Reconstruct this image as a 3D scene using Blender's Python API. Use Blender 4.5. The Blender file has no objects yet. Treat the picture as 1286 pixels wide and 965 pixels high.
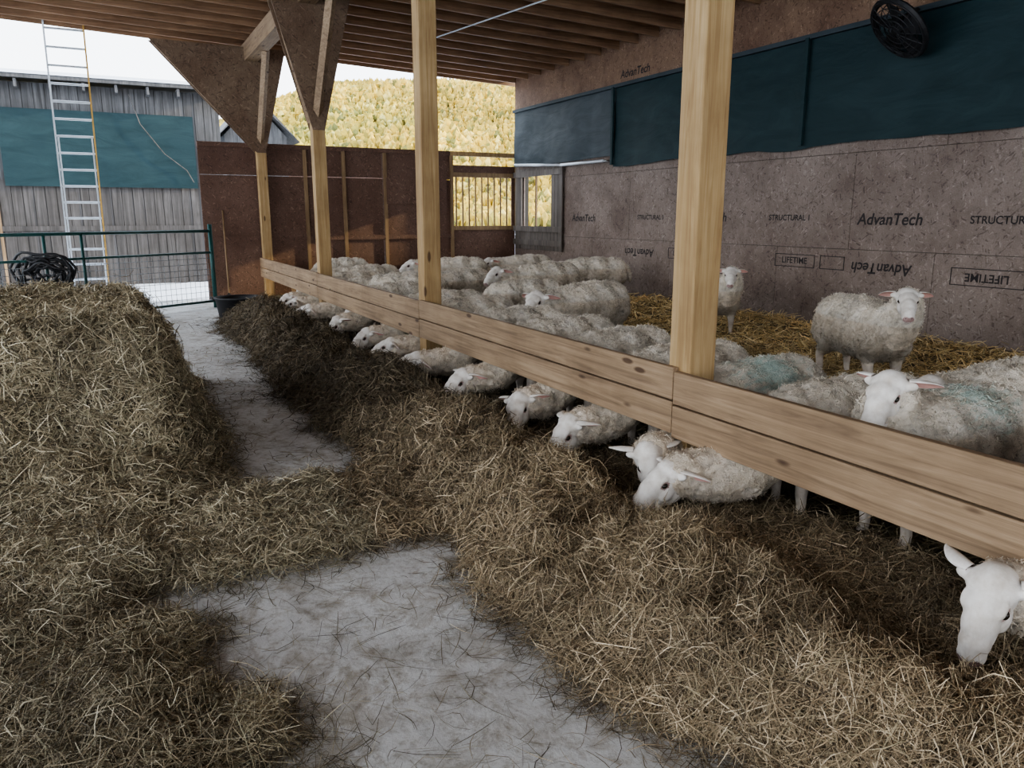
import bpy, bmesh, math, random
import numpy as np
from mathutils import Vector, Matrix, noise as mnoise
random.seed(7); RNG=np.random.default_rng(7)
scene=bpy.context.scene
PI=math.pi
# ---------------- frame: s along fence (away), t across to pen side ----------
A=np.array([-0.4592,0.8883]); N_=np.array([0.8883,0.4592]); O=np.array([0.98,4.15])
FR=Matrix(((A[0],-N_[0],0,O[0]),(A[1],-N_[1],0,O[1]),(0,0,1,0),(0,0,0,1)))
def W(s,t,z=0.0): 
    p=O+A*s+N_*t
    return Vector((p[0],p[1],z))
# ---------------- node helpers ----------------
def newmat(name):
    m=bpy.data.materials.new(name); m.use_nodes=True
    nt=m.node_tree; b=nt.nodes['Principled BSDF']
    return m,nt,b
def nd(nt,typ,**kw):
    n=nt.nodes.new(typ)
    for k,v in kw.items():
        setattr(n,k,v)
    return n
def coords(nt,scale=(1,1,1),src='Object',rot=None):
    tc=nd(nt,'ShaderNodeTexCoord'); mp=nd(nt,'ShaderNodeMapping')
    mp.inputs['Scale'].default_value=scale
    if rot is not None:
        m0=nd(nt,'ShaderNodeMapping'); m0.inputs['Rotation'].default_value=rot
        nt.links.new(tc.outputs[src],m0.inputs['Vector']); nt.links.new(m0.outputs['Vector'],mp.inputs['Vector'])
    else: nt.links.new(tc.outputs[src],mp.inputs['Vector'])
    return mp.outputs['Vector']
def ramp(nt,fac,stops):
    r=nd(nt,'ShaderNodeValToRGB'); e=r.color_ramp.elements
    while len(e)<len(stops): e.new(0.5)
    for i,(p,c) in enumerate(stops):
        e[i].position=p; e[i].color=(c[0],c[1],c[2],1)
    nt.links.new(fac,r.inputs['Fac']); return r.outputs['Color']
def mix(nt,fac,a,b,mode='MIX'):
    m=nd(nt,'ShaderNodeMix',data_type='RGBA',blend_type=mode)
    if isinstance(fac,(int,float)): m.inputs[0].default_value=fac
    else: nt.links.new(fac,m.inputs[0])
    for i,v in ((6,a),(7,b)):
        if isinstance(v,tuple): m.inputs[i].default_value=(v[0],v[1],v[2],1)
        else: nt.links.new(v,m.inputs[i])
    return m.outputs[2]
def bump(nt,b,h,strength=0.4,dist=0.01):
    n=nd(nt,'ShaderNodeBump'); n.inputs['Strength'].default_value=strength; n.inputs['Distance'].default_value=dist
    nt.links.new(h,n.inputs['Height']); nt.links.new(n.outputs['Normal'],b.inputs['Normal'])
def noise(nt,vec,scale,detail=5,rough=0.6,dist=0.0):
    n=nd(nt,'ShaderNodeTexNoise'); n.inputs['Scale'].default_value=scale; n.inputs['Detail'].default_value=detail
    n.inputs['Roughness'].default_value=rough; n.inputs['Distortion'].default_value=dist
    nt.links.new(vec,n.inputs['Vector']); return n.outputs['Fac']
def voro(nt,vec,scale,out='Color',feature='F1'):
    n=nd(nt,'ShaderNodeTexVoronoi',feature=feature); n.inputs['Scale'].default_value=scale
    nt.links.new(vec,n.inputs['Vector']); return n.outputs[out]

def mat_plain(name,col,rough=0.7,metal=0.0,var=0.25,nscale=6):
    m,nt,b=newmat(name); v=coords(nt); f=noise(nt,v,nscale)
    d=tuple(c*(1-var) for c in col); l=tuple(min(1,c*(1+var)) for c in col)
    c=ramp(nt,f,[(0.3,d),(0.7,l)]); nt.links.new(c,b.inputs['Base Color'])
    b.inputs['Roughness'].default_value=rough; b.inputs['Metallic'].default_value=metal
    return m
def mat_wood(name,axis,dark,mid,light,knots=True,gs=1.0):
    m,nt,b=newmat(name)
    sc=[26*gs]*3; sc[axis]=1.1*gs
    v=coords(nt,tuple(sc)); f=noise(nt,v,1.0,7,0.68,0.9)
    c=ramp(nt,f,[(0.30,dark),(0.5,mid),(0.72,light)])
    v2=coords(nt); f2=noise(nt,v2,1.3,4)
    c=mix(nt,0.75,c,ramp(nt,f2,[(0.3,(0.5,0.45,0.40)),(0.7,(1,1,1))]),'MULTIPLY')
    if knots:
        ks=[7]*3; ks[axis]=2.2
        kv=coords(nt,tuple(ks)); k=voro(nt,kv,1.0,'Distance')
        kc=ramp(nt,k,[(0.09,(0.16,0.09,0.045)),(0.15,(1,1,1))])
        c=mix(nt,0.85,c,kc,'MULTIPLY')
    nt.links.new(c,b.inputs['Base Color']); b.inputs['Roughness'].default_value=0.72
    bump(nt,b,f,0.25,0.004); return m
def mat_osb(name,axis,dark,mid,light,grime=(0.5,0.42,0.4)):
    m,nt,b=newmat(name)
    v0=coords(nt); sc=[15,15,15]; la=2 if axis!=2 else 1; sc[la]=56
    outs=[]
    for a in (0.35,1.35,2.45):
        rot=[0,0,0]; rot[axis]=a
        cv=voro(nt,coords(nt,tuple(sc),rot=tuple(rot)),1.0)
        se=nd(nt,'ShaderNodeSeparateColor'); nt.links.new(cv,se.inputs[0]); outs.append(se)
    st=[(0.02,dark),(0.18,mid),(0.89,mid),(1.0,light)]
    cs=[ramp(nt,o.outputs[0],st) for o in outs]
    def gt(sock,v):
        q=nd(nt,'ShaderNodeMath',operation='GREATER_THAN'); nt.links.new(sock,q.inputs[0]); q.inputs[1].default_value=v; return q.outputs[0]
    c=mix(nt,gt(outs[0].outputs[1],.62),cs[1],cs[0]); c=mix(nt,gt(outs[2].outputs[1],.68),c,cs[2])
    fine=noise(nt,coords(nt,(60,60,60)),1.0,4,.7); c=mix(nt,0.7,c,ramp(nt,fine,[(0.3,(.6,.57,.55)),(0.65,(1.1,1.1,1.1))]),'MULTIPLY')
    g=noise(nt,v0,0.9,6,.7); gc=ramp(nt,g,[(0.35,grime),(0.62,(1,1,1))])
    c=mix(nt,0.9,c,gc,'MULTIPLY')
    nt.links.new(c,b.inputs['Base Color']); b.inputs['Roughness'].default_value=0.7
    bump(nt,b,outs[0].outputs[0],0.12,0.003); return m

M={}
M['post']=mat_wood('pine_post',2,(0.30,0.18,0.075),(0.45,0.305,0.145),(0.58,0.425,0.23))
M['board']=mat_wood('pine_board',0,(0.19,0.125,0.075),(0.33,0.23,0.14),(0.45,0.325,0.21))
M['joist']=mat_wood('joist_wood',1,(0.19,0.11,0.06),(0.31,0.185,0.105),(0.42,0.265,0.155),False)
M['stud']=mat_wood('stud_wood',2,(0.20,0.13,0.065),(0.30,0.20,0.11),(0.40,0.28,0.16),False)
M['osb']=mat_osb('osb_right',1,(0.155,0.115,0.095),(0.275,0.22,0.188),(0.40,0.335,0.295),(0.52,0.46,0.43))
M['osb_hi']=mat_osb('osb_upper',1,(0.15,0.085,0.05),(0.26,0.16,0.10),(0.39,0.26,0.175))
M['osb_back']=mat_osb('osb_back',0,(0.09,0.05,0.036),(0.16,0.092,0.066),(0.27,0.175,0.125),(0.6,0.5,0.45))
M['gusset']=mat_osb('gusset_ply',0,(0.12,0.08,0.052),(0.21,0.145,0.095),(0.31,0.225,0.155),(0.6,0.5,0.45))
M['grey']=mat_wood('weathered_planks',2,(0.035,0.034,0.034),(0.085,0.085,0.088),(0.17,0.17,0.175),False,0.5)
M['greylow']=mat_wood('weathered_planks_low',2,(0.03,0.027,0.025),(0.075,0.068,0.064),(0.14,0.13,0.125),False,0.5)
M['shutter']=mat_wood('shutter_planks',2,(0.07,0.06,0.055),(0.16,0.14,0.125),(0.26,0.23,0.21),False,0.7)
M['seam']=mat_plain('seam_dark',(0.03,0.025,0.02))
M['ink']=mat_plain('stencil_ink',(0.025,0.02,0.02),0.8)
M['black']=mat_plain('black_rubber',(0.012,0.012,0.014),0.55)
M['steel']=mat_plain('aluminium',(0.62,0.66,0.7),0.4,0.5,0.1)
M['fibre']=mat_plain('ladder_orange',(0.55,0.33,0.08),0.5)
M['green']=mat_plain('gate_green',(0.015,0.07,0.065),0.45,0.2)
M['wire']=mat_plain('galvanised_wire',(0.25,0.27,0.28),0.4,0.6)
M['snow']=mat_plain('snow',(0.72,0.76,0.82),0.8,0,0.06,0.7)
def mat_tarp(name,c1,c2):
    m,nt,b=newmat(name); v=coords(nt,(0.5,1,1.6)); f=noise(nt,v,2.5,5,0.6,0.8)
    nt.links.new(ramp(nt,f,[(0.3,c1),(0.7,c2)]),b.inputs['Base Color']); b.inputs['Roughness'].default_value=0.6
    b.inputs['Specular IOR Level'].default_value=0.25
    bump(nt,b,f,0.5,0.03); return m
M['tarp']=mat_tarp('green_tarp',(0.009,0.027,0.031),(0.018,0.043,0.048))
M['tarp2']=mat_tarp('grey_mesh_tarp',(0.030,0.044,0.052),(0.056,0.073,0.083))
def mat_conc():
    m,nt,b=newmat('concrete'); v=coords(nt)
    f=noise(nt,v,1.1,8,0.65,0.6); f2=noise(nt,v,22,8,0.78); f3=noise(nt,v,4.2,9,0.72,1.2)
    c=ramp(nt,f,[(0.3,(0.46,0.45,0.43)),(0.48,(0.62,0.615,0.60)),(0.66,(0.75,0.755,0.75))])
    c=mix(nt,0.75,c,ramp(nt,f2,[(0.36,(0.58,0.53,0.46)),(0.50,(1,1,1))]),'MULTIPLY')
    c=mix(nt,0.85,c,ramp(nt,f3,[(0.36,(0.56,0.50,0.42)),(0.52,(1,1,1))]),'MULTIPLY')
    nt.links.new(c,b.inputs['Base Color']); b.inputs['Roughness'].default_value=0.8
    bump(nt,b,f2,0.5,0.012); return m
M['conc']=mat_conc()
def mat_attr(name,rough=0.85,tint=None,bscale=70):
    m,nt,b=newmat(name); a=nd(nt,'ShaderNodeAttribute'); a.attribute_name='Col'
    v=coords(nt); f=noise(nt,v,bscale,4,0.7)
    c=mix(nt,0.6,a.outputs['Color'],ramp(nt,f,[(0.3,(0.5,0.48,0.45)),(0.65,(1.1,1.1,1.1))]),'MULTIPLY')
    nt.links.new(c,b.inputs['Base Color']); b.inputs['Roughness'].default_value=rough
    return m
M['hay']=mat_attr('hay_strands')
def mat_haybase(name,c1,c2):
    m,nt,b=newmat(name); v=coords(nt,(1,1,1)); f=noise(nt,v,45,6,0.8,1.5)
    nt.links.new(ramp(nt,f,[(0.35,c1),(0.65,c2)]),b.inputs['Base Color']); b.inputs['Roughness'].default_value=0.95
    bump(nt,b,f,1.0,0.03); return m
M['haybase']=mat_haybase('hay_mass',(0.045,0.036,0.024),(0.19,0.155,0.105))
# ---------------- mesh builder ----------------
class MB:
    def __init__(s): s.v=[];s.f=[];s.m=[];s.mats=[]
    def mi(s,mat):
        if mat not in s.mats: s.mats.append(mat)
        return s.mats.index(mat)
    def hexa(s,c,mat):
        b=len(s.v); s.v+= [tuple(x) for x in c]; k=s.mi(mat)
        for f in ((0,3,2,1),(4,5,6,7),(0,1,5,4),(1,2,6,5),(2,3,7,6),(3,0,4,7)):
            s.f.append(tuple(b+i for i in f)); s.m.append(k)
    def box(s,x0,x1,y0,y1,z0,z1,mat):
        s.hexa([(x0,y0,z0),(x1,y0,z0),(x1,y1,z0),(x0,y1,z0),(x0,y0,z1),(x1,y0,z1),(x1,y1,z1),(x0,y1,z1)],mat)
    def st(s,s0,s1,t0,t1,z0,z1,mat): s.box(s0,s1,-t1,-t0,z0,z1,mat)
    def prism(s,pts,off,mat):
        n=len(pts); b=len(s.v); k=s.mi(mat); o=Vector(off)
        s.v+=[tuple(p) for p in pts]+[tuple(Vector(p)+o) for p in pts]
        s.f.append(tuple(range(b,b+n))[::-1]); s.f.append(tuple(range(b+n,b+2*n))); s.m+=[k,k]
        for i in range(n):
            j=(i+1)%n; s.f.append((b+i,b+j,b+n+j,b+n+i)); s.m.append(k)
    def tube(s,pts,r,mat,n=8,close=False):
        P=[Vector(p) for p in pts]; k=s.mi(mat); L=len(P); b=len(s.v)
        for i,p in enumerate(P):
            if close: d=P[(i+1)%L]-P[i-1]
            else: d=P[min(i+1,L-1)]-P[max(i-1,0)]
            d.normalize(); up=Vector((0,0,1)) if abs(d.z)<0.95 else Vector((1,0,0))
            x=d.cross(up).normalized(); y=d.cross(x)
            rr=r[i] if isinstance(r,(list,tuple)) else r
            for j in range(n):
                a=2*PI*j/n; s.v.append(tuple(p+x*math.cos(a)*rr+y*math.sin(a)*rr))
        R=L if close else L-1
        for i in range(R):
            i2=(i+1)%L
            for j in range(n):
                j2=(j+1)%n
                s.f.append((b+i*n+j,b+i*n+j2,b+i2*n+j2,b+i2*n+j)); s.m.append(k)
        if not close:
            s.f.append(tuple(b+j for j in range(n))[::-1]); s.m.append(k)
            s.f.append(tuple(b+(L-1)*n+j for j in range(n))); s.m.append(k)
    def lathe(s,prof,c,mat,n=32):
        b=len(s.v); k=s.mi(mat)
        for r,z in prof:
            for j in range(n):
                a=2*PI*j/n; s.v.append((c[0]+r*math.cos(a),c[1]+r*math.sin(a),c[2]+z))
        for i in range(len(prof)-1):
            for j in range(n):
                j2=(j+1)%n; s.f.append((b+i*n+j,b+i*n+j2,b+(i+1)*n+j2,b+(i+1)*n+j)); s.m.append(k)
    def obj(s,name,mw=None,bevel=0,smooth=False,parent=None):
        me=bpy.data.meshes.new(name); me.from_pydata(s.v,[],s.f)
        for m in s.mats: me.materials.append(m)
        me.polygons.foreach_set('material_index',s.m)
        if smooth: me.polygons.foreach_set('use_smooth',[True]*len(s.f))
        bm=bmesh.new(); bm.from_mesh(me); bmesh.ops.recalc_face_normals(bm,faces=bm.faces); bm.to_mesh(me); bm.free()
        o=bpy.data.objects.new(name,me); scene.collection.objects.link(o)
        if parent is not None:
            o.parent=parent
        elif mw is not None: o.matrix_world=mw
        if bevel:
            bv=o.modifiers.new('bev','BEVEL'); bv.width=bevel; bv.segments=2; bv.limit_method='ANGLE'
        return o
def np_mesh(name,V,Q,mats,mi=None,col=None,smooth=False):
    me=bpy.data.meshes.new(name); V=np.ascontiguousarray(V,dtype=np.float32); Q=np.ascontiguousarray(Q,dtype=np.int32)
    k=Q.shape[1]
    me.vertices.add(len(V)); me.vertices.foreach_set('co',V.ravel())
    me.loops.add(Q.size); me.loops.foreach_set('vertex_index',Q.ravel())
    me.polygons.add(len(Q)); me.polygons.foreach_set('loop_start',np.arange(len(Q),dtype=np.int32)*k)
    if mi is not None: me.polygons.foreach_set('material_index',np.ascontiguousarray(mi,dtype=np.int32))
    me.polygons.foreach_set('use_smooth',np.full(len(Q),smooth))
    me.update(calc_edges=True)
    for m in mats: me.materials.append(m)
    if col is not None:
        a=me.color_attributes.new('Col','FLOAT_COLOR','POINT'); c=np.ones((len(V),4),np.float32); c[:,:3]=col
        a.data.foreach_set('color',c.ravel())
    o=bpy.data.objects.new(name,me); scene.collection.objects.link(o); return o
# ---------------- numpy noise ----------------
_tab=np.random.default_rng(3).random((256,256))
def vn(x,y):
    xi=np.floor(x).astype(int); yi=np.floor(y).astype(int); fx=x-xi; fy=y-yi
    fx=fx*fx*(3-2*fx); fy=fy*fy*(3-2*fy)
    g=lambda a,b:_tab[a&255,b&255]
    return (g(xi,yi)*(1-fx)+g(xi+1,yi)*fx)*(1-fy)+(g(xi,yi+1)*(1-fx)+g(xi+1,yi+1)*fx)*fy
def fbm(x,y,o=4):
    r=0;a=1;tot=0
    for i in range(o): r=r+a*vn(x*2**i+17*i,y*2**i+31*i); tot+=a; a*=0.5
    return r/tot
def ss(a,b,x):
    u=np.clip((x-a)/(b-a),0,1); return u*u*(3-2*u)
# ================= ROOM SHELL =================
TW=5.85; SF=13.3
def cz(t): return 4.6+(TW-t)*0.04
b=MB(); b.st(-14,SF+0.3,-9.5,TW+0.3,-0.12,0.0,M['conc']); b.obj('floor',FR)
b=MB(); b.box(-400,400,-60,500,-0.4,-0.1,M['snow']); b.obj('ground_snow')
wr=MB()
OS0,OS1,OZ0,OZ1=11.55,12.85,1.35,2.55
for (a0,a1,z0,z1) in ((-12,OS0,0,4.62),(OS1,SF,0,4.62),(OS0,OS1,0,OZ0),(OS0,OS1,OZ1,4.62)):
    wr.st(a0,a1,TW+0.03,TW+0.12,z0,z1,M['seam'])
wr.st(-12,SF,TW,TW+.12,4.62,4.8,M['osb_hi'])
zs=[0,1.22,2.44,3.66,4.62]
for r in range(4):
    x=-12-(r%2)*1.22
    while x<SF:
        x0=max(x,-12)+0.003; x1=min(x+2.44,SF)-0.003; z0=zs[r]+0.003; z1=zs[r+1]-0.003
        mt=M['osb_hi'] if r==3 else M['osb']
        segs=[]
        if x1<=OS0 or x0>=OS1 or z1<=OZ0 or z0>=OZ1: segs=[(x0,x1,z0,z1)]
        else:
            if x0<OS0: segs.append((x0,OS0,z0,z1))
            if x1>OS1: segs.append((OS1,x1,z0,z1))
            xa,xb=max(x0,OS0),min(x1,OS1)
            if z0<OZ0: segs.append((xa,xb,z0,OZ0))
            if z1>OZ1: segs.append((xa,xb,OZ1,z1))
        for q in segs:
            if q[1]-q[0]>0.01 and q[3]-q[2]>0.01: wr.st(q[0],q[1],TW,TW+0.03,q[2],q[3],mt)
        x+=2.44
wall_r=wr.obj('wall_right',FR)
def stencil(txt,s,z,size,flip=False,shear=0.0):
    cu=bpy.data.curves.new('stencil','FONT'); cu.body=txt; cu.size=size; cu.align_x='CENTER'; cu.align_y='CENTER'; cu.offset=size*0.018; cu.shear=shear
    t=bpy.data.objects.new('tmp',cu); scene.collection.objects.link(t)
    dg=bpy.context.evaluated_depsgraph_get(); me=bpy.data.meshes.new_from_object(t.evaluated_get(dg)); bpy.data.objects.remove(t)
    me.materials.clear(); me.materials.append(M['ink'])
    o=bpy.data.objects.new('printed_lettering',me); scene.collection.objects.link(o); o.parent=wall_r
    R=Matrix(((-1,0,0,s),(0,0,1,-TW+0.003),(0,1,0,z),(0,0,0,1)))
    if flip: R=R@Matrix.Rotation(PI,4,'Z')
    o.matrix_local=R
def boxline(s,z,w,h):
    m=MB()
    for (x0,x1,z0,z1) in ((s-w,s+w,z-h,z-h+.01),(s-w,s+w,z+h-.01,z+h),(s-w,s-w+.01,z-h,z+h),(s+w-.01,s+w,z-h,z+h)):
        m.st(x0,x1,TW-0.004,TW,z0,z1,M['ink'])
    m.obj('printed_box',parent=wall_r)
for s,z,t,sz,fl in ((3.30,1.60,'AdvanTech',.20,0),(1.85,1.60,'STRUCTURAL 1',.12,0),(4.9,1.62,'STRUCTURAL 1',.11,0),
    (3.35,1.0,'AdvanTech',.19,1),(4.75,1.03,'LIFETIME',.12,0),(2.0,.97,'LIFETIME',.13,1),(8.1,1.62,'STRUCTURAL 1',.11,0),(10.3,1.6,'AdvanTech',.19,0),
    (6.6,1.62,'AdvanTech',.19,0),(8.4,1.0,'AdvanTech',.19,1),(8.7,4.15,'AdvanTech',.19,0),(0.2,1.6,'AdvanTech',.19,0),(7.2,1.02,'LIFETIME',.12,0)):
    stencil(t,s,z,sz,bool(fl),0.15 if t=='AdvanTech' else 0)
boxline(2.0,.97,.42,.1); boxline(4.75,1.03,.36,.09); boxline(4.1,1.03,.2,.09); boxline(7.2,1.02,.36,.09)
def sheet(name,s0,s1,z0,z1,t,mat,amp=0.03,ns=120,nz=14,seed=0,sag=0.05):
    S,Z=np.meshgrid(np.linspace(s0,s1,ns),np.linspace(0,1,nz),indexing='ij')
    zb=z0+sag*(fbm(S*0.8+seed,S*0+3)-.5)*2
    T=t-0.02-amp*fbm(S*1.3+seed,Z*3+S*0.6,4)-amp*0.6*np.abs(np.sin(S*1.7+seed))*(1-Z)
    V=np.stack([S,-T,zb+(z1-zb)*Z],-1).reshape(-1,3)
    I=np.arange(ns*nz).reshape(ns,nz); Q=np.stack([I[:-1,:-1],I[1:,:-1],I[1:,1:],I[:-1,1:]],-1).reshape(-1,4)
    o=np_mesh(name,V,Q,[mat],smooth=True); o.matrix_world=FR; return o
sheet('tarp_curtain',-12,9.2,2.56,3.95,TW,M['tarp'],0.05,300,14,1)
sheet('mesh_tarp_curtain',9.2,13.2,2.74,3.98,TW-0.01,M['tarp2'],0.06,80,14,5,.03)
b=MB(); b.tube([(9.4,-(TW-0.16),2.66),(10.95,-(TW-0.16),2.67)],0.03,M['steel']); b.tube([(10.95,-(TW-0.16),2.67),(13.0,-(TW-0.16),2.78)],0.03,M['steel']); b.tube([(9.4,-(TW-0.16),2.66),(9.4,-(TW-0.02),2.66)],0.02,M['steel']);b.tube([(13,-(TW-0.16),2.78),(13,-(TW-0.02),2.78)],0.02,M['steel']); b.obj('curtain_roll_pipe',FR,smooth=True)
b=MB()
for s in (9.2,4.7,1.5,-1.5): b.st(s-.03,s+.03,TW-.13,TW-.09,2.58,3.95,M['tarp'])
b.st(-12,13.2,TW-.12,TW-.02,3.93,3.99,M['tarp2']); b.obj('trim_1',FR)
b=MB()
x=11.05
while x<13.1:
    w=0.15
    if x+w<11.65 or x>12.75: b.st(x,x+w-.01,TW-.07,TW-.04,.9,2.68,M['shutter'])
    else: 
        b.st(x,x+w-.01,TW-.07,TW-.04,.9,1.4,M['shutter']); b.st(x,x+w-.01,TW-.07,TW-.04,2.5,2.68,M['shutter'])
    x+=w
for z in (1.3,2.5,1.0): b.st(11.0,13.2,TW-.1,TW-.07,z,z+.12,M['shutter'])
b.st(12.15,12.2,TW-.07,TW-.04,1.4,2.5,M['stud'])
b.obj('plank_shutter',FR)
w=MB(); HB=3.05
def bp(t0,t1,z0,z1,m='osb_back',d0=0.0,d1=0.03): w.st(SF+d0,SF+d1,t0,t1,z0,z1,M[m])
for t0,t1 in ((-1.05,.17),(.18,1.4),(1.41,2.63),(2.64,4.2)):
    bp(t0,t1,0,2.43); bp(t0,t1,2.44,HB)
bp(4.21,TW,0,1.4); bp(4.21,TW,2.5,2.76); bp(4.21,4.28,1.4,2.5);bp(5.76,TW,1.4,2.5)
for t in (.95,1.75,2.65,4.2): 
    bp(t,t+.07,0,HB-.08,'stud',-.045,0)
bp(-1.05,TW,HB-.09,HB,'osb_back',-.05,.08)
bp(4.2,TW,HB-.09,HB,'post',-.055,.0)
bp(-1.05,4.2,1.15,1.24,'osb_back',-.04,0)
bp(4.2,TW,1.33,1.42,'stud',-.05,.0); bp(4.2,TW,2.5,2.6,'stud',-.05,.0)
bp(2.7,4.1,1.9,2.45,'osb_back',-.05,-.01)
bp(.5,2.6,.1,.45,'stud',-.4,-.36)
w.obj('wall_back',FR)
b=MB()
t=4.35
while t<5.75: b.st(SF+.02,SF+.04,t,t+.03,1.42,2.5,M['stud']); t+=.16
b.obj('window_1',FR)
c=MB()
def slab(s0,s1,t0,t1,h0,h1,mat):
    c.hexa([(s0,-t1,cz(t1)+h0),(s1,-t1,cz(t1)+h0),(s1,-t0,cz(t0)+h0),(s0,-t0,cz(t0)+h0),
            (s0,-t1,cz(t1)+h1),(s1,-t1,cz(t1)+h1),(s1,-t0,cz(t0)+h1),(s0,-t0,cz(t0)+h1)],mat)
slab(-14,SF+.3,-9.5,TW+.3,.19,.23,M['joist'])
s=-14
while s<SF+.3: slab(s,s+.045,-9.5,TW-.005,0.0,.19,M['joist']); s+=0.58
slab(SF+.26,SF+.3,-9.5,TW+.3,-.02,.22,M['joist'])
c.obj('ceiling',FR)
b=MB(); b.st(-14,SF+.2,-.12,.12,cz(0)-.32,cz(0)-.005,M['board']); b.obj('timber_beam',FR,0.006)
b=MB(); p=(Vector((-1.27,13.8,4.55)),Vector((.6,11.1,4.5))); b.tube(p,.012,M['steel']); b.obj('conduit_pipe')
PW=0.09
def post(s,g):
    p=MB(); p.st(s-PW,s+PW,.0,.18,0,cz(0)-.325,M['post']); po=p.obj('timber_post',FR,0.008)
    if g:
        q=MB(); zt=cz(0)-.05
        for off in (-PW-.02,PW+.0):
            L=-.55 if g==1 else -1.75
            R=.65
            zb=2.85
            q.prism([(s+off,-.17,zb),(s+off,0,zb),(s+off,-L,zt-.02),(s+off,-R,zt-.02)],(.02,0,0),M['gusset'])
        q.tube([(s,0,zb+.1),(s,-L-.1,zt-.05)],.05,M['board'],4)
        q.tube([(s-.05,-.085,zb+.2),(s-1.2,-.085,zt-.25)],.07,M['board'],4)
        q.tube([(s+.05,-.085,zb+.2),(s+1.2 if s<12 else s+.2,-.085,zt-.25)],.07,M['board'],4)
        g_=q.obj('gusset_plates',parent=po)
for s,g in ((-4.2,0),(.10,0),(4.12,0),(8.42,1),(13.05,2)): post(s,g)
f=MB()
def brd(s0,s1,z0,z1,dt=0.0,dz=0.0): f.hexa([(s0,0.0-dt,z0),(s1,0.0-dt,z0+dz),(s1,.042-dt,z0+dz),(s0,.042-dt,z0),(s0,0-dt,z1),(s1,0-dt,z1+dz),(s1,.042-dt,z1+dz),(s0,.042-dt,z1)],M['board'])
for s0,s1,z,dt in ((-4.6,.09,-.012,-.003),(.10,4.10,.008,0),(4.11,8.38,-.002,0),(8.39,13.2,.004,0)):
    brd(s0,s1,.63+z,.815+z,dt); brd(s0,s1,.435+z,.620+z,dt)
f.obj('feed_barrier_fence',FR,0.006)
# ================= HAY =================
def hay_h(s,t):
    n1=fbm(s*.9+3,t*.9+9,3); n2=fbm(s*2.6+7,t*2.6,3); n3=fbm(s*9,t*9+4,2); n4=fbm(s*24,t*24,2)
    e=(n2-.5)*.55+(n3-.5)*.18
    prof=.55+.45*ss(-1.5,-.9,t)*(1-.62*ss(-.75,-.35,t))/1.0
    prof=prof*(1-.45*ss(-.6,-.25,t))
    prof=prof*(1-.55*np.exp(-((s+1.75)/.38)**2-((t+.4)/.32)**2))
    near=.13*(1-ss(-1.9,-.6,s))
    wr=ss(-1.52+e+near,-1.05+e+near,t)*(1-ss(9.3,10.3,s+e))
    wr=wr*(.10+.38*n2)*prof*(1-.6*ss(.05,.5,t))
    wr=wr+.07*wr/.3*(n3-.5)*2
    e3=e*.7
    lf=(1-ss(-2.92+e3,-2.4+e3,t))*(1-ss(2.0,4.2,s))*(.04+.09*n1+.05*n2)
    lf=lf*(1-np.minimum(1,1.4*np.exp(-(((s-.18)/.20)**2+((t+2.6)/.30)**2)**1.3)*(.5+n2)))
    cr=ss(.12+e,.5+e,s)*(1-ss(1.1+e,1.6+e,s))*(1-ss(-1.3,-.9,t))*ss(-3.4,-3.0,t)*(.01+.12*n2)
    e2=(n2-.5)*.28
    bl=(1-ss(-2.65+e2,-2.15+e2,t))*ss(-6.2,-5.6,t)*ss(1.55+e2,2.35+e2,s)*(1-ss(4.75+e2*.5,5.1+e2*.5,s))*(.98+.14*(n1-.5)+.06*(n3-.5))
    sl=(1-ss(-2.9+e2,-1.95+e2,t))*ss(-6.4,-5.6,t)*ss(.7,2.0,s)*(1-ss(4.9,5.35,s))*.38*(.4+.9*n2)
    h=np.maximum(np.maximum(wr,lf),np.maximum(cr,0))
    h=np.maximum(h,np.maximum(bl,sl))+.035*(n3-.5)*(h>.03)+.02*(n4-.5)*(h>.03)
    return h
def surf(fn,s0,s1,t0,t1,st,drop=.02):
    S,T=np.meshgrid(np.arange(s0,s1,st),np.arange(t0,t1,st),indexing='ij')
    Hh=fn(S,T); Z=Hh-drop
    V=np.stack([S,-T,Z],-1).reshape(-1,3); a,b_=S.shape; I=np.arange(a*b_).reshape(a,b_)
    Q=np.stack([I[:-1,:-1],I[1:,:-1],I[1:,1:],I[:-1,1:]],-1).reshape(-1,4)[:,::-1]
    keep=(Z.reshape(-1)[Q]>0.0).any(1)
    Q=Q[keep]; used,inv=np.unique(Q,return_inverse=True)
    return V[used],inv.reshape(Q.shape)
def strand_geo(P,Nn,L,Wd,lift,rng,tilt=.25,bend=.35,zmin=.004,nseg=3):
    n=len(P); r=rng.normal(size=(n,3)); r-=Nn*(r*Nn).sum(1,keepdims=True); r/=np.linalg.norm(r,axis=1,keepdims=True)
    Tn=r+Nn*rng.normal(size=(n,1))*tilt; Tn/=np.linalg.norm(Tn,axis=1,keepdims=True)
    B=rng.normal(size=(n,3)); B-=Tn*(B*Tn).sum(1,keepdims=True); B/=np.linalg.norm(B,axis=1,keepdims=True)
    Sd=np.cross(Tn,Nn+rng.normal(size=(n,3))*.5); Sd/=np.linalg.norm(Sd,axis=1,keepdims=True)
    bn=rng.normal(size=(n,1))*bend; us=np.linspace(-.5,.5,nseg+1); pts=[]
    for i,u in enumerate(us):
        p=P+Nn*lift[:,None]+Tn*(L[:,None]*u)+B*(bn*L[:,None]*(u*u*2-.25))
        w=Wd[:,None]*(1 if 0<i<nseg else .6)*.5
        pts+= [p-Sd*w,p+Sd*w]
    V=np.stack(pts,1).reshape(-1,3); V[:,2]=np.maximum(V[:,2],zmin)
    k=2*(nseg+1); base=np.arange(n)[:,None]*k
    Q=np.concatenate([base+np.array([2*i,2*i+1,2*i+3,2*i+2]) for i in range(nseg)],0)
    return V,Q,k
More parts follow.
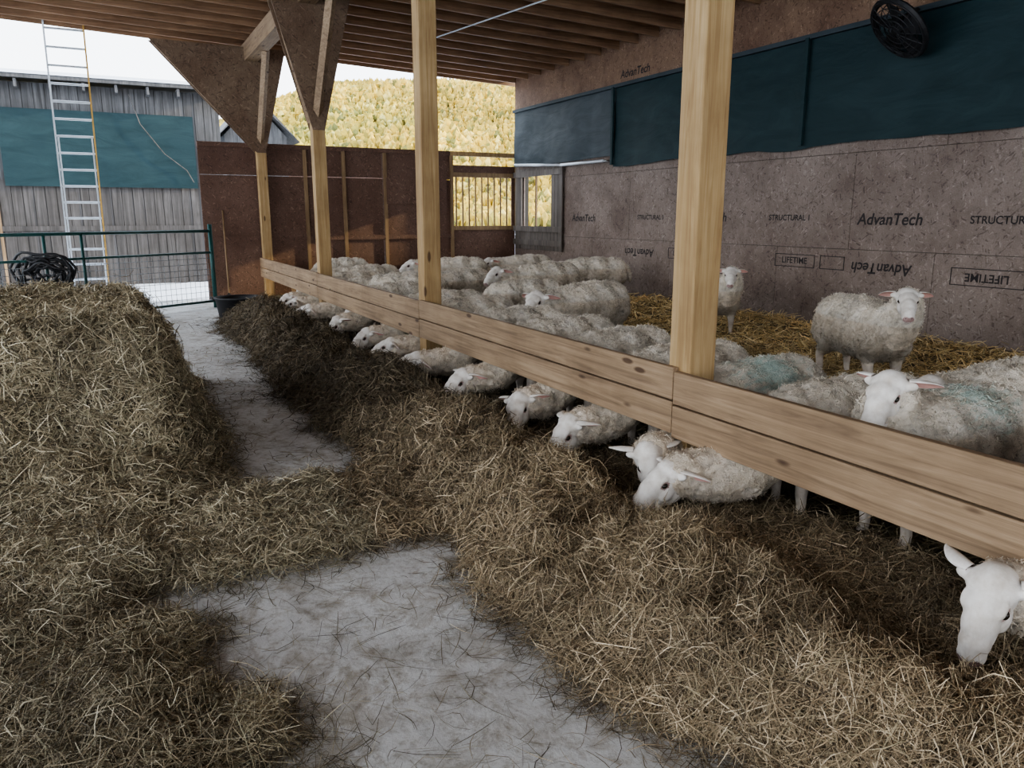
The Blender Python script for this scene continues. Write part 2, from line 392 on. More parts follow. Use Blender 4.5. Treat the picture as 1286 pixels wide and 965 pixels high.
def gradn(fn,s,t):
    e=.02; gs=(fn(s+e,t)-fn(s-e,t))/(2*e); gt=(fn(s,t+e)-fn(s,t-e))/(2*e)
    n=np.stack([-gs,gt,np.ones_like(gs)],-1); g=np.sqrt(gs**2+gt**2)
    return n/np.linalg.norm(n,axis=1,keepdims=True),g
def camdist(s,t):
    X=O[0]+A[0]*s+N_[0]*t; Y=O[1]+A[1]*s+N_[1]*t; return np.sqrt(X*X+Y*Y+1.2),X,Y
Vb,Qb=surf(hay_h,-4.5,10.8,-6.5,.6,.03,.045)
NC=2500000
cs=RNG.uniform(-3.6,10.6,NC); ct=RNG.uniform(-6.3,.5,NC)
dist,cx,cy=camdist(cs,ct)
ok=(cy>1.2)&(np.abs(cx)<cy*.85+.6); cs,ct,dist=cs[ok],ct[ok],dist[ok]
hh=hay_h(cs,ct); nn,g=gradn(hay_h,cs,ct)
halo=np.maximum.reduce([hay_h(cs+dx,ct+dy) for dx,dy in ((.16,0),(-.16,0),(0,.16),(0,-.16))])
cover=ss(.0,.06,hh)*.95+.18*ss(.01,.08,halo)*fbm(cs*5,ct*5,2)*2+.018+.08*ss(.48,.62,fbm(cs*1.7,ct*1.7,3))
cover=np.minimum(cover,1)
wgt=cover*np.minimum(1,(2.6/dist)**1.45)*np.clip(.6+.35*g,0,2)
ok=RNG.random(len(cs))<wgt; cs,ct,dist,hh,nn,g=cs[ok],ct[ok],dist[ok],hh[ok],nn[ok],g[ok]
n=len(cs); print('hay strands',n)
P=np.stack([cs,-ct,np.maximum(hh,0.004)],-1)
L=RNG.uniform(.05,.22,n); Wd=RNG.uniform(.0016,.0038,n)*np.clip(dist/3.2,.9,2.4)
lift=RNG.exponential(.014,n)*(hh>.02)-.006
Vs,Qs,k=strand_geo(P,nn,L,Wd,lift,RNG,.26,.5)
pal=np.array([(.44,.365,.25),(.31,.255,.17),(.175,.138,.09),(.70,.62,.47),(.36,.32,.215),(.085,.066,.045)])
wl=np.array([.25,.22,.18,.14,.13,.08]); ci=RNG.choice(6,n,p=wl/wl.sum()); col=pal[ci]*RNG.uniform(.75,1.3,(n,1))
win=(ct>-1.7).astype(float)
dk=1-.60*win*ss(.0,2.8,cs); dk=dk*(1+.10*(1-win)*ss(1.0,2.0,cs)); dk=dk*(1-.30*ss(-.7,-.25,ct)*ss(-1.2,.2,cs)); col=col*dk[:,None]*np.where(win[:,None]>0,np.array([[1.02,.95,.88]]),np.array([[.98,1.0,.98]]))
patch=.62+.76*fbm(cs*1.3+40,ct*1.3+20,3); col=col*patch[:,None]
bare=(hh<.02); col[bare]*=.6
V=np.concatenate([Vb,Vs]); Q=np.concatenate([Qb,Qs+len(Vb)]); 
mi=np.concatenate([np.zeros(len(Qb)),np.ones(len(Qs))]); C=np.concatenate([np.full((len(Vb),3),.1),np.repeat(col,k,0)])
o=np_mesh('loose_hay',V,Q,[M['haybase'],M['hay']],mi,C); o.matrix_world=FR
def bed_h(s,t):
    n2=fbm(s*1.6+7,t*1.6+50,3); n3=fbm(s*8,t*8+4,2)
    return (.035+.06*ss(.2,1.2,t)+.12*ss(4.0,5.8,t)+.09*(n2-.5)*ss(.2,1,t)+.03*(n3-.5))*(1-ss(13,13.4,s))+.0
Vb,Qb=surf(bed_h,-6,13.25,.02,5.84,.05,.01)
n=70000*2; cs=RNG.uniform(-3,13,n); ct=RNG.uniform(.1,5.7,n); dist,_,_=camdist(cs,ct)
ok=RNG.random(n)<np.minimum(1,(6/dist)**1.2); cs,ct,dist=cs[ok],ct[ok],dist[ok]; n=len(cs)
hh=bed_h(cs,ct); nn,g=gradn(bed_h,cs,ct)
P=np.stack([cs,-ct,hh],-1)
Vs,Qs,k=strand_geo(P,nn,RNG.uniform(.1,.28,n),RNG.uniform(.004,.008,n)*np.clip(dist/6,.8,2),RNG.exponential(.018,n),RNG,.3,.25)
Vs[:,1]=np.clip(Vs[:,1],-TW+.01,-.05); Vs[:,0]=np.minimum(Vs[:,0],SF-.02)
pal=np.array([(.70,.52,.26),(.56,.41,.19),(.88,.72,.42),(.28,.20,.10)]); col=pal[RNG.choice(4,n,p=[.33,.27,.24,.16])]*RNG.uniform(.7,1.25,(n,1))
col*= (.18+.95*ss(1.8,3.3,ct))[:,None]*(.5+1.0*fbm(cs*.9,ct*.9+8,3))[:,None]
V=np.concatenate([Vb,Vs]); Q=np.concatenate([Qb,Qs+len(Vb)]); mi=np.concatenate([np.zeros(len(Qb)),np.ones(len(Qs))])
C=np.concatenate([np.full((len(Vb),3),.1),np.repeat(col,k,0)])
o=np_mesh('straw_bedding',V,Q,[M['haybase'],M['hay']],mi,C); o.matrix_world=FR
# ================= SHEEP =================
def mat_wool(name,mark,mr=0.0):
    m,nt,b=newmat(name); v=coords(nt)
    f=noise(nt,v,6,6,0.65); 
    c=ramp(nt,f,[(0.3,(.62,.56,.46)),(0.5,(.82,.77,.67)),(0.7,(.93,.90,.83))])
    a=nd(nt,'ShaderNodeAttribute'); a.attribute_name='Col'
    c=mix(nt,1.0,c,a.outputs['Color'],'MULTIPLY')
    if mark:
        g=nd(nt,'ShaderNodeTexCoord'); d=nd(nt,'ShaderNodeVectorMath',operation='DISTANCE'); d.inputs[1].default_value=mark
        nt.links.new(g.outputs['Object'],d.inputs[0])
        nz=noise(nt,coords(nt,(1.5,7,3)),6,6,.8); ad=nd(nt,'ShaderNodeMath',operation='MULTIPLY_ADD'); nt.links.new(nz,ad.inputs[0]); ad.inputs[1].default_value=1.1; nt.links.new(d.outputs['Value'],ad.inputs[2])
        mk=ramp(nt,ad.outputs[0],[(0.50+mr,(.5,.5,.5)),(0.72+mr,(0,0,0))])
        c=mix(nt,mk,c,(.28,.56,.54))
    nt.links.new(c,b.inputs['Base Color']); b.inputs['Roughness'].default_value=.95
    h=noise(nt,v,60,5,.7,1.0); bump(nt,b,h,.9,.012); return m
def mat_skin():
    m,nt,b=newmat('sheep_face_hair'); v=coords(nt); f=noise(nt,v,16,4)
    c=ramp(nt,f,[(0.3,(.62,.56,.49)),(0.6,(.83,.79,.74))])
    a=nd(nt,'ShaderNodeAttribute'); a.attribute_name='Col'; c=mix(nt,1.0,c,a.outputs['Color'],'MULTIPLY')
    nt.links.new(c,b.inputs['Base Color']); b.inputs['Roughness'].default_value=.75
    h=noise(nt,coords(nt),120,3,.6); bump(nt,b,h,.3,.004); return m
SM=[mat_wool('wool',None),mat_skin(),mat_plain('sheep_eye',(.02,.015,.01),.12),mat_plain('hoof_horn',(.05,.04,.035),.6),mat_plain('ear_pink',(.62,.36,.31),.7),mat_plain('nose_pink',(.36,.24,.22),.6)]
SMM={1:[mat_wool('wool_marked',(-.15,.10,.76),.06)]+SM[1:],2:[mat_wool('wool_marked_broad',(-.05,.15,.72),.12)]+SM[1:]}
def remeshed(spheres,voxel,smooth_it,fac=.5):
    bm=bmesh.new()
    for (c,r,rot) in spheres:
        m=Matrix.Translation(c)@(rot or Matrix.Identity(4))@Matrix.Diagonal((r[0],r[1],r[2],1))
        bmesh.ops.create_icosphere(bm,subdivisions=3,radius=1,matrix=m)
    me=bpy.data.meshes.new('t'); bm.to_mesh(me); bm.free(); o=bpy.data.objects.new('t',me); scene.collection.objects.link(o)
    r=o.modifiers.new('r','REMESH'); r.mode='VOXEL'; r.voxel_size=voxel
    s=o.modifiers.new('s','SMOOTH'); s.iterations=smooth_it; s.factor=fac
    dg=bpy.context.evaluated_depsgraph_get(); dg.update(); m2=bpy.data.meshes.new_from_object(o.evaluated_get(dg))
    V=np.empty(len(m2.vertices)*3,np.float32); m2.vertices.foreach_get('co',V); V=V.reshape(-1,3).astype(float)
    Nv=np.empty(len(m2.vertices)*3,np.float32); m2.vertices.foreach_get('normal',Nv); Nv=Nv.reshape(-1,3).astype(float)
    F=[tuple(p.vertices) for p in m2.polygons]
    bpy.data.objects.remove(o); return V,Nv,F
def chain(pts,step=.35):
    out=[]
    for (a,b_) in zip(pts[:-1],pts[1:]):
        pa,pb=Vector(a[:3]),Vector(b_[:3]); d=(pb-pa).length; n=max(2,int(d/(step*min(a[3],b_[3])))+1)
        for i in range(n+1):
            u=i/n; r=a[3]*(1-u)+b_[3]*u; out.append((pa.lerp(pb,u),(r,r,r),None))
    return out
def make_head():
    E=lambda x,y,z,a,b_,c,ry=0:(Vector((x,y,z)),(a,b_,c),Matrix.Rotation(ry,4,'Y'))
    sp=[E(.030,0,.005,.070,.064,.072),E(.080,0,.012,.066,.056,.060),E(.130,0,.008,.066,.045,.052,.18),E(.180,0,-.010,.052,.040,.046,.25),
        E(.216,0,-.024,.034,.037,.037,.25),E(.065,0,-.045,.080,.046,.056,-.1),E(.145,0,-.046,.065,.034,.034,.05),E(.200,0,-.056,.030,.028,.021,.15),
        E(.03,.032,.02,.04,.035,.04),E(.03,-.032,.02,.04,.035,.04)]
    for y in (1,-1):
        sp.append(E(.085,y*.045,.036,.030,.014,.013,.15)); sp.append(E(.095,y*.040,-.022,.042,.017,.028,.2)); sp.append(E(.224,y*.018,-.016,.017,.014,.015))
        sp.append((Vector((.02,y*.066,.020)),(.020,.032,.018),None))
    V,Nv,F=remeshed(sp,.006,4,.5)
    for i,(x,y,z) in enumerate(V):
        if x>.15:
            d=abs(z-(-.042-.05*(x-.16))); 
            if d<.008: V[i]-=Nv[i]*.006*(1-d/.008)
        for sy in (1,-1):
            q=math.dist((x,y,z),(.240,sy*.022,-.012))
            if q<.014: V[i]-=Nv[i]*.007*(1-q/.014)
            q=math.dist((x,y,z),(.092,sy*.056,.018))
            if q<.022: V[i]-=Nv[i]*.005*(1-q/.022)
    vs=[tuple(v) for v in V]; fs=list(F); ms=[]
    for f_ in F:
        c=V[list(f_)].mean(0); 
        m=1
        if c[0]>.232 and c[2]>-.034 and c[2]<-.002: m=5
        if c[0]>.16 and abs(c[2]-(-.042-.05*(c[0]-.16)))<.003: m=5
        if min(math.dist(c,(.243,.022,-.012)),math.dist(c,(.243,-.022,-.012)))<.008: m=3
        for sy in (1,-1):
            q=math.sqrt(((c[0]-.092)/1.35)**2+(c[2]-.018)**2+((c[1]-sy*.054)*.5)**2)
            if q<.0145: m=5
        ms.append(m)
    bm=bmesh.new()
    for y in (1,-1):
        bmesh.ops.create_icosphere(bm,subdivisions=2,radius=1,matrix=Matrix.Translation((.092,y*.047,.018))@Matrix.Diagonal((.0145,.0125,.0115,1)))
    bm.verts.ensure_lookup_table(); b0=len(vs); vs+=[tuple(v.co) for v in bm.verts]
    for f_ in bm.faces: fs.append(tuple(b0+v.index for v in f_.verts)); ms.append(2)
    bm.free()
    for y in (1,-1):
        Ax=Vector((-.42,y*1.0,-.18)).normalized(); Nn=Vector((.75,0,-.35)); Nn=(Nn-Ax*Nn.dot(Ax)).normalized(); B=Ax.cross(Nn)
        root=Vector((.010,y*.062,.024)); nL,nR=12,12; b0=len(vs)
        for i in range(nL+1):
            u=i/nL; wd=.033*max(.10,math.sin(PI*(.20+.78*u))**.8); th=.0065*(1-.5*u)
            ctr=root+Ax*(.108*u)+Vector((0,0,-.03*u*u))
            for j in range(nR):
                a=2*PI*j/nR; q=math.cos(a); p=ctr+B*(wd*q)+Nn*(th*math.sin(a)+.65*wd*q*q*(1-.4*u)-.012)
                vs.append(tuple(p))
        for i in range(nL):
            for j in range(nR):
                j2=(j+1)%nR; fs.append((b0+i*nR+j,b0+i*nR+j2,b0+(i+1)*nR+j2,b0+(i+1)*nR+j)); ms.append(4 if (math.sin(2*PI*(j+.5)/nR)>.3) else 1)
        fs.append(tuple(b0+nL*nR+j for j in range(nR))); ms.append(1)
    return np.array(vs),fs,ms
HV,HF,HM=make_head()
def make_sheep(neck,hpos,yaw,pitch,roll=0,seed=0,hscale=1.32):
    sp=[(Vector((-.38,0,.54)),(.235,.225,.225),None),(Vector((-.14,0,.515)),(.34,.272,.258),None),(Vector((.10,0,.505)),(.32,.26,.255),None),(Vector((.26,0,.52)),(.20,.205,.215),None),
        (Vector((-.46,.07,.50)),(.14,.13,.17),None),(Vector((-.46,-.07,.50)),(.14,.13,.17),None)]
    sp+=chain([(.27,0,.54,.19)]+neck,.3)
    sp+=chain([(-.58,0,.60,.05),(-.635,0,.52,.04),(-.645,0,.42,.03)])
    for y in (1,-1):
        sp+=chain([(.28,y*.11,.42,.10),(.23,y*.125,.33,.062),(.265,y*.12,.19,.036),(.26,y*.12,.07,.027),(.28,y*.12,.028,.034)])
        sp+=chain([(-.40,y*.12,.45,.13),(-.29,y*.14,.36,.09),(-.47,y*.13,.235,.038),(-.445,y*.13,.075,.028),(-.425,y*.13,.028,.034)])
    V,Nv,F=remeshed(sp,.0145,6,.5)
    V=V.copy(); off=seed*11.3; cols=np.ones((len(V),3))
    for i in range(len(V)):
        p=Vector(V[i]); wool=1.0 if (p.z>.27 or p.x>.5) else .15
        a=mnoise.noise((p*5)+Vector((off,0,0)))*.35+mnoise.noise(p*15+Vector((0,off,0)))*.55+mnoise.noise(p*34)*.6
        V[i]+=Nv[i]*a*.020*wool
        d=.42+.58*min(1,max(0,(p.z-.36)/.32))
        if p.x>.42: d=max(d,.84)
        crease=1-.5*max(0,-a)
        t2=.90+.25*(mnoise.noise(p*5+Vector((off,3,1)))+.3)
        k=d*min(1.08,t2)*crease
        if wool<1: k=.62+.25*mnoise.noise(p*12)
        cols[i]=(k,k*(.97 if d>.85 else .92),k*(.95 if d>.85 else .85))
    V[:,2]=np.maximum(V[:,2],0)
    vs=[tuple(v) for v in V]; fs=list(F); ms=[]
    for f_ in F:
        c=V[list(f_)].mean(0); m=0
        if c[2]<.25 and c[0]<=.36: m=1
        if c[2]<.045 : m=3
        ms.append(m)
    Mh=Matrix.Translation(hpos)@Matrix.Rotation(yaw,4,'Z')@Matrix.Rotation(pitch,4,'Y')@Matrix.Rotation(roll,4,'X')@Matrix.Scale(hscale,4)
    b0=len(vs); R=np.array(Mh); hv=HV@R[:3,:3].T+R[:3,3]; vs+=[tuple(v) for v in hv]
    fs+=[tuple(b0+i for i in f_) for f_ in HF]; ms+=HM
    cols=np.concatenate([cols,np.ones((len(hv),3))])
    rng=np.random.default_rng(seed+50); idx=np.where((V[:,2]>.27)|(V[:,0]>.45))[0]; NL=12000; pick=rng.choice(idx,NL)
    Pp=V[pick]+rng.normal(size=(NL,3))*.005; Nn=Nv[pick]
    SV,SQ,k=strand_geo(Pp,Nn,rng.uniform(.014,.030,NL),rng.uniform(.003,.006,NL),np.full(NL,.002),rng,.5,.8,nseg=2)
    b0=len(vs); vs+=[tuple(v) for v in SV]; fs+=[tuple(q) for q in (SQ+b0).tolist()]; ms+=[0]*len(SQ)
    cols=np.concatenate([cols,np.repeat(cols[pick]*rng.uniform(.82,1.25,(NL,1)),k,0)])
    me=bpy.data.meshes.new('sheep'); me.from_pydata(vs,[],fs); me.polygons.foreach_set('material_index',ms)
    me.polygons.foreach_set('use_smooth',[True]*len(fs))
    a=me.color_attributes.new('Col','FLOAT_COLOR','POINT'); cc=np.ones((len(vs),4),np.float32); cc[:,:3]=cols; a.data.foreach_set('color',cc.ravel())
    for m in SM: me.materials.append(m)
    return me
D=math.radians
def feed(yaw,pitch,seed,reach=0,roll=0,hz=.30):
    dy=math.sin(yaw)*.06
    x=.80+reach
    return make_sheep([(.38,0,.43,.17),(.50,dy*.2,.31,.145),(.62,dy*.5,.27,.128),(x-.03,dy,hz-.015,.112)],Vector((x,dy,hz+.005)),yaw,pitch,roll,seed)
ME={
 'f0':feed(D(18),D(30),1),'f1':feed(D(-30),D(20),2),'f2':feed(D(42),D(34),3,0,D(10)),'f3':feed(D(4),D(48),4),
 'f4':feed(D(66),D(44),5,.02,D(8),.33),'f5':feed(D(-12),D(14),6,.06,D(-10)),
 'reach':make_sheep([(.38,0,.43,.18),(.54,0,.29,.16),(.74,0,.27,.15),(.90,0,.29,.125)],Vector((.93,0,.30)),D(8),D(30),0,7),
 'down':make_sheep([(.38,0,.43,.17),(.50,0,.32,.140),(.64,0,.30,.122),(.78,0,.38,.10)],Vector((.82,0,.43)),D(4),D(56),D(-4),12,1.25),
 'up':make_sheep([(.38,0,.60,.17),(.47,.0,.70,.13),(.51,-.02,.79,.105)],Vector((.51,-.03,.83)),D(-28),D(26),0,8,1.2),
 'upL':make_sheep([(.31,0,.60,.17),(.34,.02,.70,.13),(.34,.03,.78,.105)],Vector((.34,.03,.83)),D(18),D(34),0,9,1.25),
 'level':make_sheep([(.38,0,.56,.16),(.54,0,.60,.12),(.64,.02,.62,.095)],Vector((.65,.02,.65)),D(20),D(25),0,10),
 'low':make_sheep([(.38,0,.47,.155),(.50,0,.36,.12),(.60,.0,.30,.098)],Vector((.62,0,.30)),D(0),D(50),0,11),
}
HN=math.atan2(-N_[1],-N_[0])
def put(key,x,y,ang,z,sc,mk):
    me=ME[key]
    if mk: me=me.copy(); me.materials[0]=SMM[mk][0]
    o=bpy.data.objects.new('sheep',me); scene.collection.objects.link(o); o.location=(x,y,z); o.rotation_euler=(0,0,ang); o.scale=(sc,)*3; return o
def sheep(key,s,t,ang,z=.03,sc=1.0,mk=0):
    p=W(s,t); return put(key,p.x,p.y,HN+D(ang),z,sc,mk)
for key,s,t,a,mk in (('f0',9.75,.60,4,0),('f1',8.85,.60,-3,0),('f5',7.75,.60,-5,0),('f3',6.65,.60,6,0),
    ('f0',5.20,.60,-6,0),('f1',4.40,.60,4,0),('f5',3.35,.58,-4,0),('f0',2.52,.60,-5,0),('f2',1.68,.60,3,0),('f3',.88,.62,-1,0),
    ('f4',.20,.62,3,2),('reach',-.42,.68,-14,0),('down',-1.80,.60,4,0)):
    sheep(key,s,t,a,.03,1.0,mk)
sheep('upL',-.90,.80,-4,.03,1.02,1)
def ws(key,x,y,ang,z=.08,sc=1.0,mk=0): return put(key,x,y,D(ang),z,sc,mk)
ws('up',3.24,7.0,-82,.08,1.10)
ws('up',2.72,10.4,-80,.08,1.05)
ws('level',2.90,4.35,200,.08,1.0)
for k,x,y,a,sc in (('level',.80,8.7,222,1.1),('low',.10,10.05,188,1.0),('level',.45,12.3,206,1.12),('low',-.85,12.0,216,1.0),('low',1.35,13.7,176,1.12),('level',.20,15.7,202,1.05),
    ('low',-1.55,10.9,196,1.04),('low',-2.45,13.0,212,1.0),('level',-1.1,14.4,184,1.08),('low',-3.4,15.2,205,1.0)):
    ws(k,x,y,a,.08,sc)
# ================= OUTSIDE / LEFT =================
g=MB(); ga=Vector((-5.45,14.2,0)); gb=Vector((-7.85,10.05,0))
def gp(q,z): v=ga.lerp(gb,q); return (v.x,v.y,z)
for z,r in ((1.38,.026),(1.0,.02),(.12,.022)): g.tube([gp(0,z),gp(1,z)],r,M['green'])
for q in (0,.5,.62,1): g.tube([gp(q,.12),gp(q,1.40)],.024,M['green'])
q=0
while q<1: g.tube([gp(q,.12),gp(q,1.0)],.004,M['wire'],4); q+=.021
z=.2
while z<1.0: g.tube([gp(0,z),gp(1,z)],.004,M['wire'],4); z+=.1
g.tube([gp(1,0),gp(1,1.5)],.05,M['green']); g.tube([gp(0,0),gp(0,1.5)],.04,M['green'])
g.obj('tubular_gate',smooth=True)
h=MB()
for i in range(12):
    rr=random.uniform(.16,.34); cx_,cy_,cz_=-6.80+random.uniform(-.15,.15),11.45+random.uniform(-.1,.1),.84+random.uniform(-.1,.08)
    tl=random.uniform(-.5,.5); pts=[]
    for j in range(28):
        a=2*PI*j/28; x=rr*1.3*math.cos(a); z=rr*.75*math.sin(a)
        pts.append((cx_+x*.9,cy_+x*.2+tl*z+.02*math.sin(3*a),cz_+z+.03*math.sin(5*a+i)))
    h.tube(pts,.02,M['black'],6,True)
h.obj('coiled_hose',smooth=True)
b=MB(); b.lathe([(0,0),(.29,0),(.31,.02),(.36,.34),(.385,.35),(.385,.37),(.35,.37),(.335,.33),(.29,.05),(0,.05)],(-4.42,12.5,0.0),M['black'])
for a in (0.4,0.4+PI):
    cx_,cy_=-4.42+.37*math.cos(a),12.5+.37*math.sin(a)
    b.tube([(cx_-.07*math.sin(a),cy_+.07*math.cos(a),.33),(cx_+.05*math.cos(a),cy_+.05*math.sin(a),.37),(cx_+.07*math.sin(a),cy_-.07*math.cos(a),.33)],.014,M['black'],6)
b.obj('rubber_feed_tub',smooth=True)
b=MB(); a0=W(12.9,-.72,.04); a1=W(13.25,-.68,1.75); b.tube([a0,a1],.016,M['stud'])
for i in (-2,-1,0,1,2): b.tube([a0+Vector((0,0,.12)),a0+Vector((.03*i,-.02,.06)),a0+Vector((.035*i,-.06,-.03))],.006,M['black'],5)
b.tube([a0+Vector((-.07,-.02,.06)),a0+Vector((.07,-.02,.06))],.008,M['black'],5)
b.obj('hay_fork',smooth=True)
l=MB(); bot=Vector((-8.55,15.75,-.08)); top=Vector((-7.98,14.78,5.02)); ax=Vector((.888,.459,0))*.33
up=(top-bot)
for sg,mt in ((-1,'steel'),(1,'fibre')):
    p0=bot+ax*sg; p1=top+ax*sg*.95; nrm=up.cross(ax).normalized()*.035; sd=ax.normalized()*.014
    pts=[p0-nrm-sd,p0+nrm-sd,p0+nrm+sd,p0-nrm+sd]; l.prism(pts,p1-p0,M[mt])
    pm=p0+(p1-p0)*.02-sd*3*sg; pe=p0+(p1-p0)*.62-sd*3*sg
    l.prism([pm-nrm-sd,pm+nrm-sd,pm+nrm+sd,pm-nrm+sd],pe-pm,M['steel'])
n_=17
for i in range(n_):
    u=(i+.6)/n_; c_=bot+up*u; l.tube([c_-ax*.98,c_+ax*.98],.02,M['steel'],8)
l.obj('extension_ladder')
FB=Matrix(((N_[0],A[0],0,-10.4),(N_[1],A[1],0,20.0),(0,0,1,0),(0,0,0,1)))
f=MB(); x=-12
while x<3.0:
    wdt=random.uniform(.18,.26); y=random.uniform(0,.02)
    f.box(x,x+wdt-.012,y,y+.03,2.45,4.75,M['grey']); f.box(x,x+wdt-.012,y-.03,y,-.1,2.5+random.uniform(-.04,.03),M['greylow']); x+=wdt
f.box(-12,3.0,.04,6,-.1,4.75,M['seam'])
f.prism([(-12.3,-.5,4.78),(-12.3,-.5,4.86),(-12.3,6.5,5.6),(-12.3,6.5,5.5)],(15.6,0,0),M['grey'])
f.prism([(-12.3,-.52,4.87),(-12.3,-.5,4.95),(-12.3,6.5,5.72),(-12.3,6.5,5.6)],(15.6,0,0),M['snow'])
x=-12
while x<3: f.box(x,x+.06,-.45,0,4.58,4.76,M['grey']); x+=.7
f.box(-2.2,-2.14,-.06,0,0,2.6,M['stud']); 
f.box(-12,3,-.05,-.03,1.28,1.40,M['greylow'])
barn=f.obj('neighbour_barn',FB)
ns,nz=60,20
S,Z=np.meshgrid(np.linspace(-1.95,2.35,ns),np.linspace(2.35,4.15,nz),indexing='ij')
Y=-.06-.05*fbm(S*1.5,Z*1.5,3); V=np.stack([S,Y,Z],-1).reshape(-1,3); I=np.arange(ns*nz).reshape(ns,nz); Q=np.stack([I[:-1,:-1],I[1:,:-1],I[1:,1:],I[:-1,1:]],-1).reshape(-1,4)
o=np_mesh('hanging_tarp',V,Q,[M['tarp']],smooth=True); o.matrix_world=FB
b=MB(); b.tube([(.9,-.16,4.6),(1.1,-.16,3.9),(1.6,-.16,3.2),(2.1,-.16,2.8),(2.25,-.16,2.5)],.012,M['greylow'],5); b.obj('hanging_rope',FB)
b=MB(); b.box(-3.5,-2.9,-.1,-.035,2.45,3.9,M['black']); b.box(-3.6,-2.8,-.12,-.035,3.88,4.0,M['grey']); b.box(-3.6,-2.8,-.12,-.035,2.38,2.48,M['grey']); b.obj('door_1',FB)
b=MB(); b.box(4.2,6.4,8,12,-.1,4.5,M['grey']); b.prism([(3.8,7.6,4.3),(5.3,7.6,5.9),(6.8,7.6,4.3),(5.3,7.6,5.7)],(0,5,0),M['grey']); b.prism([(4.2,8,4.5),(5.3,8,5.7),(6.4,8,4.5)],(0,4,0),M['grey']); b.obj('small_shed',FB)
b=MB(); b.box(-6,9,0,6,-.1,4.6,M['osb_back']); b.prism([(-6.5,-.5,4.5),(-6.5,3,5.9),(-6.5,6.5,4.5),(-6.5,3,5.7)],(16,0,0),M['seam']); 
b.obj('distant_shed',Matrix.Translation((-17,50,0)))
def hill_h(x,y):
    rid=40.5*(.45+.55*ss(-112,-46,x))
    h=ss(120,255,y)*rid*(.95+.08*fbm(x*.02+5,y*.02,3)); return h
X,Y=np.meshgrid(np.linspace(-260,220,100),np.linspace(110,330,60),indexing='ij'); Zh=hill_h(X,Y)-.5
V=np.stack([X,Y,Zh],-1).reshape(-1,3); I=np.arange(6000).reshape(100,60); Q=np.stack([I[:-1,:-1],I[1:,:-1],I[1:,1:],I[:-1,1:]],-1).reshape(-1,4)
M['hill']=mat_plain('hillside_grass',(.36,.24,.06),.9,0,.3,.2)
np_mesh('hillside',V,Q,[M['hill']],smooth=True)
bm=bmesh.new(); bmesh.ops.create_icosphere(bm,subdivisions=1,radius=1); TV=np.array([v.co[:] for v in bm.verts]); TF=np.array([[v.index for v in f_.verts] for f_ in bm.faces]); bm.free()
nt_=80000; tx=RNG.uniform(-190,90,nt_); ty=RNG.uniform(118,262,nt_); tz=hill_h(tx,ty); hs=RNG.uniform(.3,1.0,nt_)*(.6+1.0*fbm(tx*.06+9,ty*.06,3))
jit=1+.45*RNG.normal(size=(nt_,len(TV),1)).clip(-1.3,1.3)
TVs=TV[None]*jit*np.stack([hs*.6,hs*.6,hs*1.15],-1)[:,None,:]+np.stack([tx,ty,tz+hs*.9],-1)[:,None,:]
V=TVs.reshape(-1,3); Q=(TF[None]+np.arange(nt_)[:,None,None]*len(TV)).reshape(-1,3)
pal=np.array([(.68,.46,.07),(.58,.41,.08),(.42,.32,.06),(.74,.57,.17),(.22,.20,.05)]); pn=fbm(tx*.06,ty*.06,4)
grn=ss(.52,.72,fbm(tx*.02+30,ty*.05,3))[:,None]
col=pal[RNG.choice(5,nt_,p=[.33,.24,.18,.14,.11])]*RNG.uniform(.75,1.05,(nt_,1))*(.4+1.15*pn)[:,None]; col=col*(1-grn*np.array([[.30,.2,.1]]))
M['tree']=mat_attr('tree_foliage',.9,None,1.2)
np_mesh('hillside_trees',V,Q,[M['tree']],None,np.repeat(col,len(TV),0))
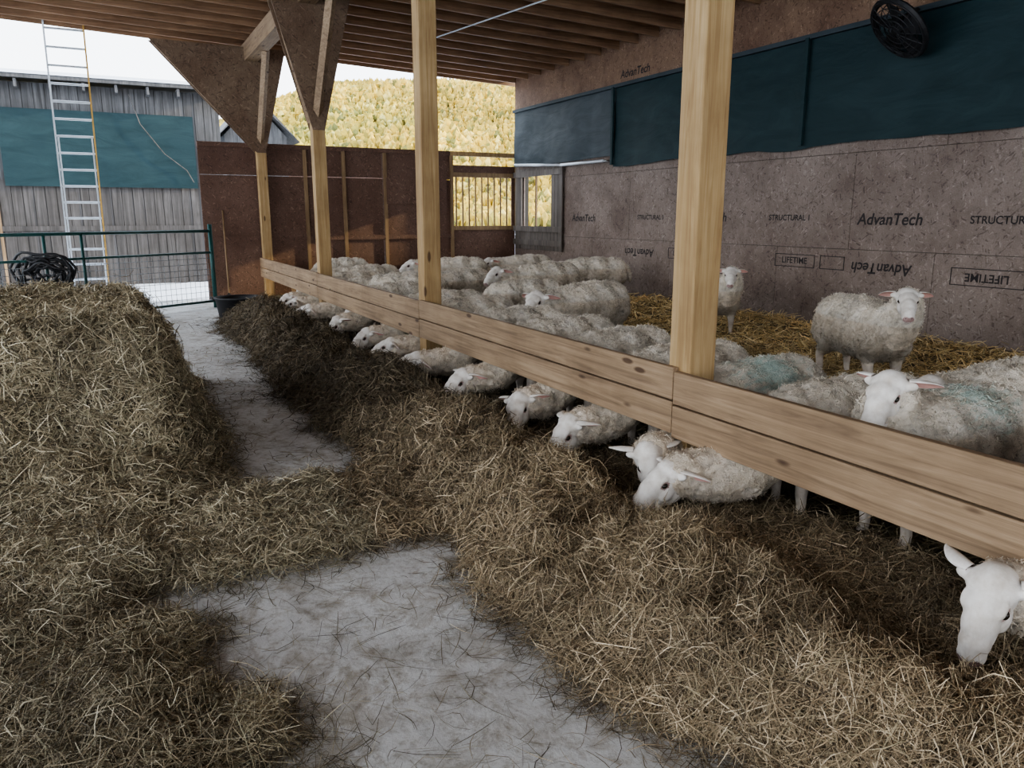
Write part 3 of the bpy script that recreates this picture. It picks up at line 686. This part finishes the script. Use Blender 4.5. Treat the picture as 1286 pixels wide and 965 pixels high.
# ================= FAN =================
fn=MB(); R0=.36
for zz in (-.07,.07):
    for rr in (.08,.15,.22,.29,.36):
        dz=zz*(1-.55*(rr/R0)**2)
        fn.tube([(rr*math.cos(2*PI*j/28),rr*math.sin(2*PI*j/28),dz) for j in range(28)],.006,M['black'],5,True)
    for j in range(16):
        a=2*PI*j/16; fn.tube([(.04*math.cos(a),.04*math.sin(a),zz),(.22*math.cos(a),.22*math.sin(a),zz*.8),(R0*math.cos(a),R0*math.sin(a),zz*.45)],.004,M['black'],4)
fn.tube([(R0*math.cos(2*PI*j/28),R0*math.sin(2*PI*j/28),0) for j in range(28)],.035,M['black'],6,True)
fn.lathe([(0,-.16),(.08,-.16),(.09,-.03),(.06,.05),(0,.06)],(0,0,0),M['black'],16)
for j in range(5):
    a=2*PI*j/5; ca,sa=math.cos(a),math.sin(a)
    P4=[(.05,-.07,.02),(.31,-.13,.035),(.33,.09,-.02),(.05,.06,-.02)]
    fn.prism([(x*ca-y*sa,x*sa+y*ca,z) for x,y,z in P4],(0,0,.006),M['black'])
fpos=W(3.1,TW-.42,3.72)
fm=Matrix.Translation(fpos)@Vector((-.95,-.15,-.85)).to_track_quat('Z','Y').to_matrix().to_4x4()
fan=fn.obj('barn_fan',fm,smooth=False)
br=MB(); inv=fm.inverted(); br.tube([inv@fpos,inv@W(3.1,TW-.15,3.95),inv@W(3.1,TW,3.98)],.025,M['black']); br.obj('fan_bracket',parent=fan)
# ================= LIGHT / CAMERA =================
wd=bpy.data.worlds.new('World'); scene.world=wd; wd.use_nodes=True; nt=wd.node_tree; bg=nt.nodes['Background']
tc=nd(nt,'ShaderNodeTexCoord'); sx=nd(nt,'ShaderNodeSeparateXYZ'); nt.links.new(tc.outputs['Generated'],sx.inputs[0])
cc=ramp(nt,sx.outputs[2],[(0.0,(.92,.955,1.0)),(0.35,(.84,.91,1.0)),(1.0,(.68,.81,1.0))]); nt.links.new(cc,bg.inputs['Color']); bg.inputs['Strength'].default_value=4.5
sl=bpy.data.lights.new('sun','SUN'); sl.energy=7; sl.color=(1,.82,.52); sl.angle=.02; so=bpy.data.objects.new('sun',sl); scene.collection.objects.link(so)
el=D(16); sd=Vector((.93*math.cos(el),.30*math.cos(el),math.sin(el))); so.rotation_euler=sd.to_track_quat('Z','Y').to_euler()
try: scene.view_settings.look='AgX - Medium High Contrast'
except Exception as ex: print('look',ex)
cam=bpy.data.cameras.new('camera'); co=bpy.data.objects.new('camera',cam); scene.collection.objects.link(co)
co.location=(0,0,1.65); co.rotation_euler=(D(90-12.3),0,0); cam.sensor_width=36; cam.lens=970/1286*36; cam.clip_end=1000; cam.clip_start=.05
scene.camera=co
